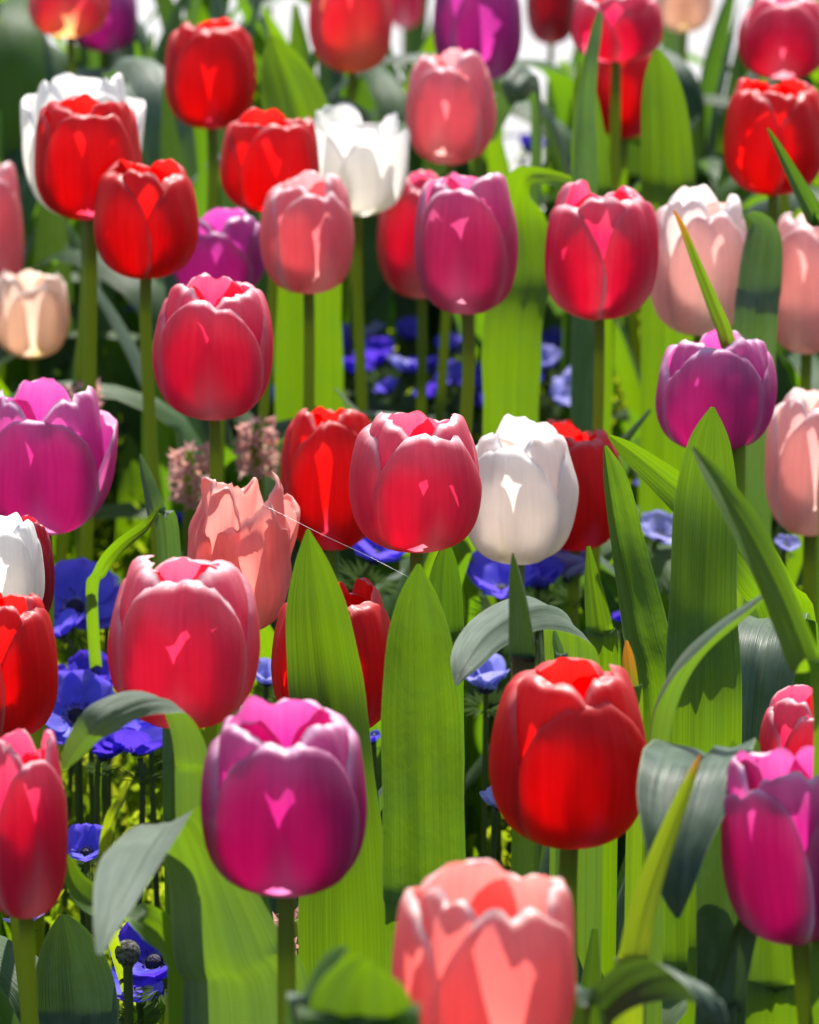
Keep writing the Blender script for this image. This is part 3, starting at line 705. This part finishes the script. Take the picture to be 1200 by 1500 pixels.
# round seed head at lower left
def seed_head(px, py, wpx, d, label):
    c = at(px, py, d); r = wpx*.5*d/F
    root = empty('seed_head', (c.x+.002, c.y+.004, 0)); tag(root, label, 'seed head')
    off = c-Vector(root.location); V = []
    for j in range(13):
        th = -math.pi/2+math.pi*j/12
        for i in range(18):
            a = 2*math.pi*i/18; q = r*(1+.06*nz(a*2, th*3))
            V.append(off+Vector((q*math.cos(th)*math.cos(a), q*math.cos(th)*math.sin(a), q*1.05*math.sin(th))))
    mesh_obj('seed_ball', V, grid_faces(18, 13, 0, True), SEED, root)
    V, Fc, UV = tube_geo([off+Vector((0, 0, -r*.9)), off+Vector((0, 0, -r*1.25)), off*.5, Vector((0, 0, -.02))], [.0026, .0018, .0018, .002], 8)
    mesh_obj('stem', V, Fc, ASTEM, root, UV)
    KEEP.append((px, py, wpx*.5, wpx*.5, d))
seed_head(187, 1396, 38, 1.86, 'round dark grey seed head under the folded pale leaf tip')

# fading pink hyacinths
def hyacinth(px, py, hpx, d, label, tone=0):
    rs = random.Random(int(px+py))
    c = at(px, py, d); hh = hpx*d/F
    root = empty('hyacinth', (c.x, c.y, 0)); tag(root, label, 'hyacinth', 'fading pink hyacinths')
    off = c-Vector(root.location)
    V, Fc, UV = tube_geo([off+Vector((0, 0, hh*.45)), off, off-Vector((0, 0, hh*.5)), Vector((0, 0, -.02))], [.002, .003, .004, .004], 8)
    mesh_obj('stem', V, Fc, STEM, root, UV)
    for k in range(22):
        a = k*2.4; z = hh*(-.5+k/21); b = off+Vector((math.cos(a)*.007, math.sin(a)*.007, z))
        dirv = Vector((math.cos(a), math.sin(a), rs.uniform(-.4, .2))).normalized()
        V, Fc = [], []
        sx = dirv.cross(Vector((0, 0, 1))).normalized(); sy = dirv.cross(sx)
        for q in range(6):
            t = q*math.pi/3; rdl = sx*math.cos(t)+sy*math.sin(t); tg = sy*math.cos(t)-sx*math.sin(t); i0 = len(V); s_ = .0055*rs.uniform(.7, 1.1)
            V += [b-dirv*.004, b+dirv*s_*.6+rdl*s_*.5+tg*s_*.25, b+dirv*s_*.75+rdl*s_*1.2, b+dirv*s_*.6+rdl*s_*.5-tg*s_*.25]
            Fc.append((i0, i0+1, i0+2, i0+3))
        mesh_obj('floret', V, Fc, HY, root, smooth=False)
    KEEP.append((px, py, 26, hpx*.4, d))
hyacinth(278, 695, 80, 2.62, 'fading pink hyacinth left of the hot pink tulip stem')
hyacinth(376, 655, 80, 2.66, 'fading pink hyacinth right of the hot pink tulip stem')
hyacinth(432, 1395, 110, 1.95, 'shrivelled pink hyacinth behind the magenta tulip stem')
hyacinth(118, 600, 70, 2.6, 'pale faded hyacinth behind the magenta tulip at left')

# ---------------------------------------------------------------- fill the bed with leaves
for root, d, rs in TUL:
    for k in range(3): generic_leaf(root, rs)
def leafy(x, y, nleaf, seed, label='green tulip leaves without a flower filling the bed between blooms'):
    rs = random.Random(seed)
    r = empty('leafy_tulip_plant', (x, y, 0)); tag(r, label, 'tulip leaves', 'leafy tulip plants between the blooms')
    for k in range(nleaf+(1 if y > 3.1 else 0)): generic_leaf(r, rs, 14, 1.0 if y < 3.1 else 1.2)
    if not r.children: bpy.data.objects.remove(r)
rs0 = random.Random(21)
k = 0
yy = 1.55
while yy < BED_END-.05:
    hwid = yy*.085+.05
    xx = -hwid
    while xx < hwid:
        leafy(xx+rs0.uniform(-.03, .03), yy+rs0.uniform(-.04, .04), 4, 100+k); k += 1
        xx += .085
    yy += .10

# ferny foliage low in the bed
def ground_cover():
    rs = random.Random(5); V, Fc = [], []
    for q in range(2300):
        y = rs.uniform(1.6, BED_END); x = rs.uniform(-1, 1)*(y*.09+.06)
        for fr in range(rs.randint(3, 5)):
            a = rs.uniform(0, 6.28); hgt = rs.uniform(.04, .17); ln = rs.uniform(.02, .06)
            pe = proj((x, y, hgt)); skip = False
            for (cx, cy, rx, ry, dk) in KEEP:
                if pe[2] < dk and abs(pe[0]-cx) < rx+22 and abs(pe[1]-cy) < ry+26+160*0: skip = True
                if pe[2] < dk and abs(pe[0]-cx) < rx+22 and pe[1] < cy: skip = True
            if skip: continue
            b = Vector((x, y, 0)); e = Vector((x+math.cos(a)*ln, y+math.sin(a)*ln, hgt))
            dv = (e-b).normalized(); s_ = dv.cross(Vector((rs.uniform(-1, 1), rs.uniform(-1, 1), .3))).normalized(); n_ = dv.cross(s_)
            for m in range(7):
                t = .5+.5*m/6; p = b.lerp(e, t); sg = 1 if m % 2 else -1; L_ = .019*(1.3-t)*rs.uniform(.8, 1.3)
                tip = p+(s_*sg+dv*.7+n_*rs.uniform(-.4, .4)).normalized()*L_; mid = p.lerp(tip, .5); wv = dv*L_*.28
                i0 = len(V); V += [p, mid+wv, tip, mid-wv]; Fc.append((i0, i0+1, i0+2, i0+3))
    o = mesh_obj('ferny_ground_cover', V, Fc, FERN, None, smooth=False); o['kind'] = 'stuff'
    o['label'] = 'ferny yellow-green foliage low between the tulip leaves'
ground_cover()

# a spider's thread
p = [Vector(q) for q in catmull([tuple(at(383, 738, 1.93)), tuple(at(470, 782, 1.92)), tuple(at(540, 815, 1.92)), tuple(at(600, 846, 1.91))], 16)]
V, Fc, UV = tube_geo(p, [.00006]*16, 5)
o = mesh_obj('spider_thread', V, Fc, SILK, None, UV); tag(o, 'fine spider thread stretched from the withered tulip to the broad blade', 'thread')
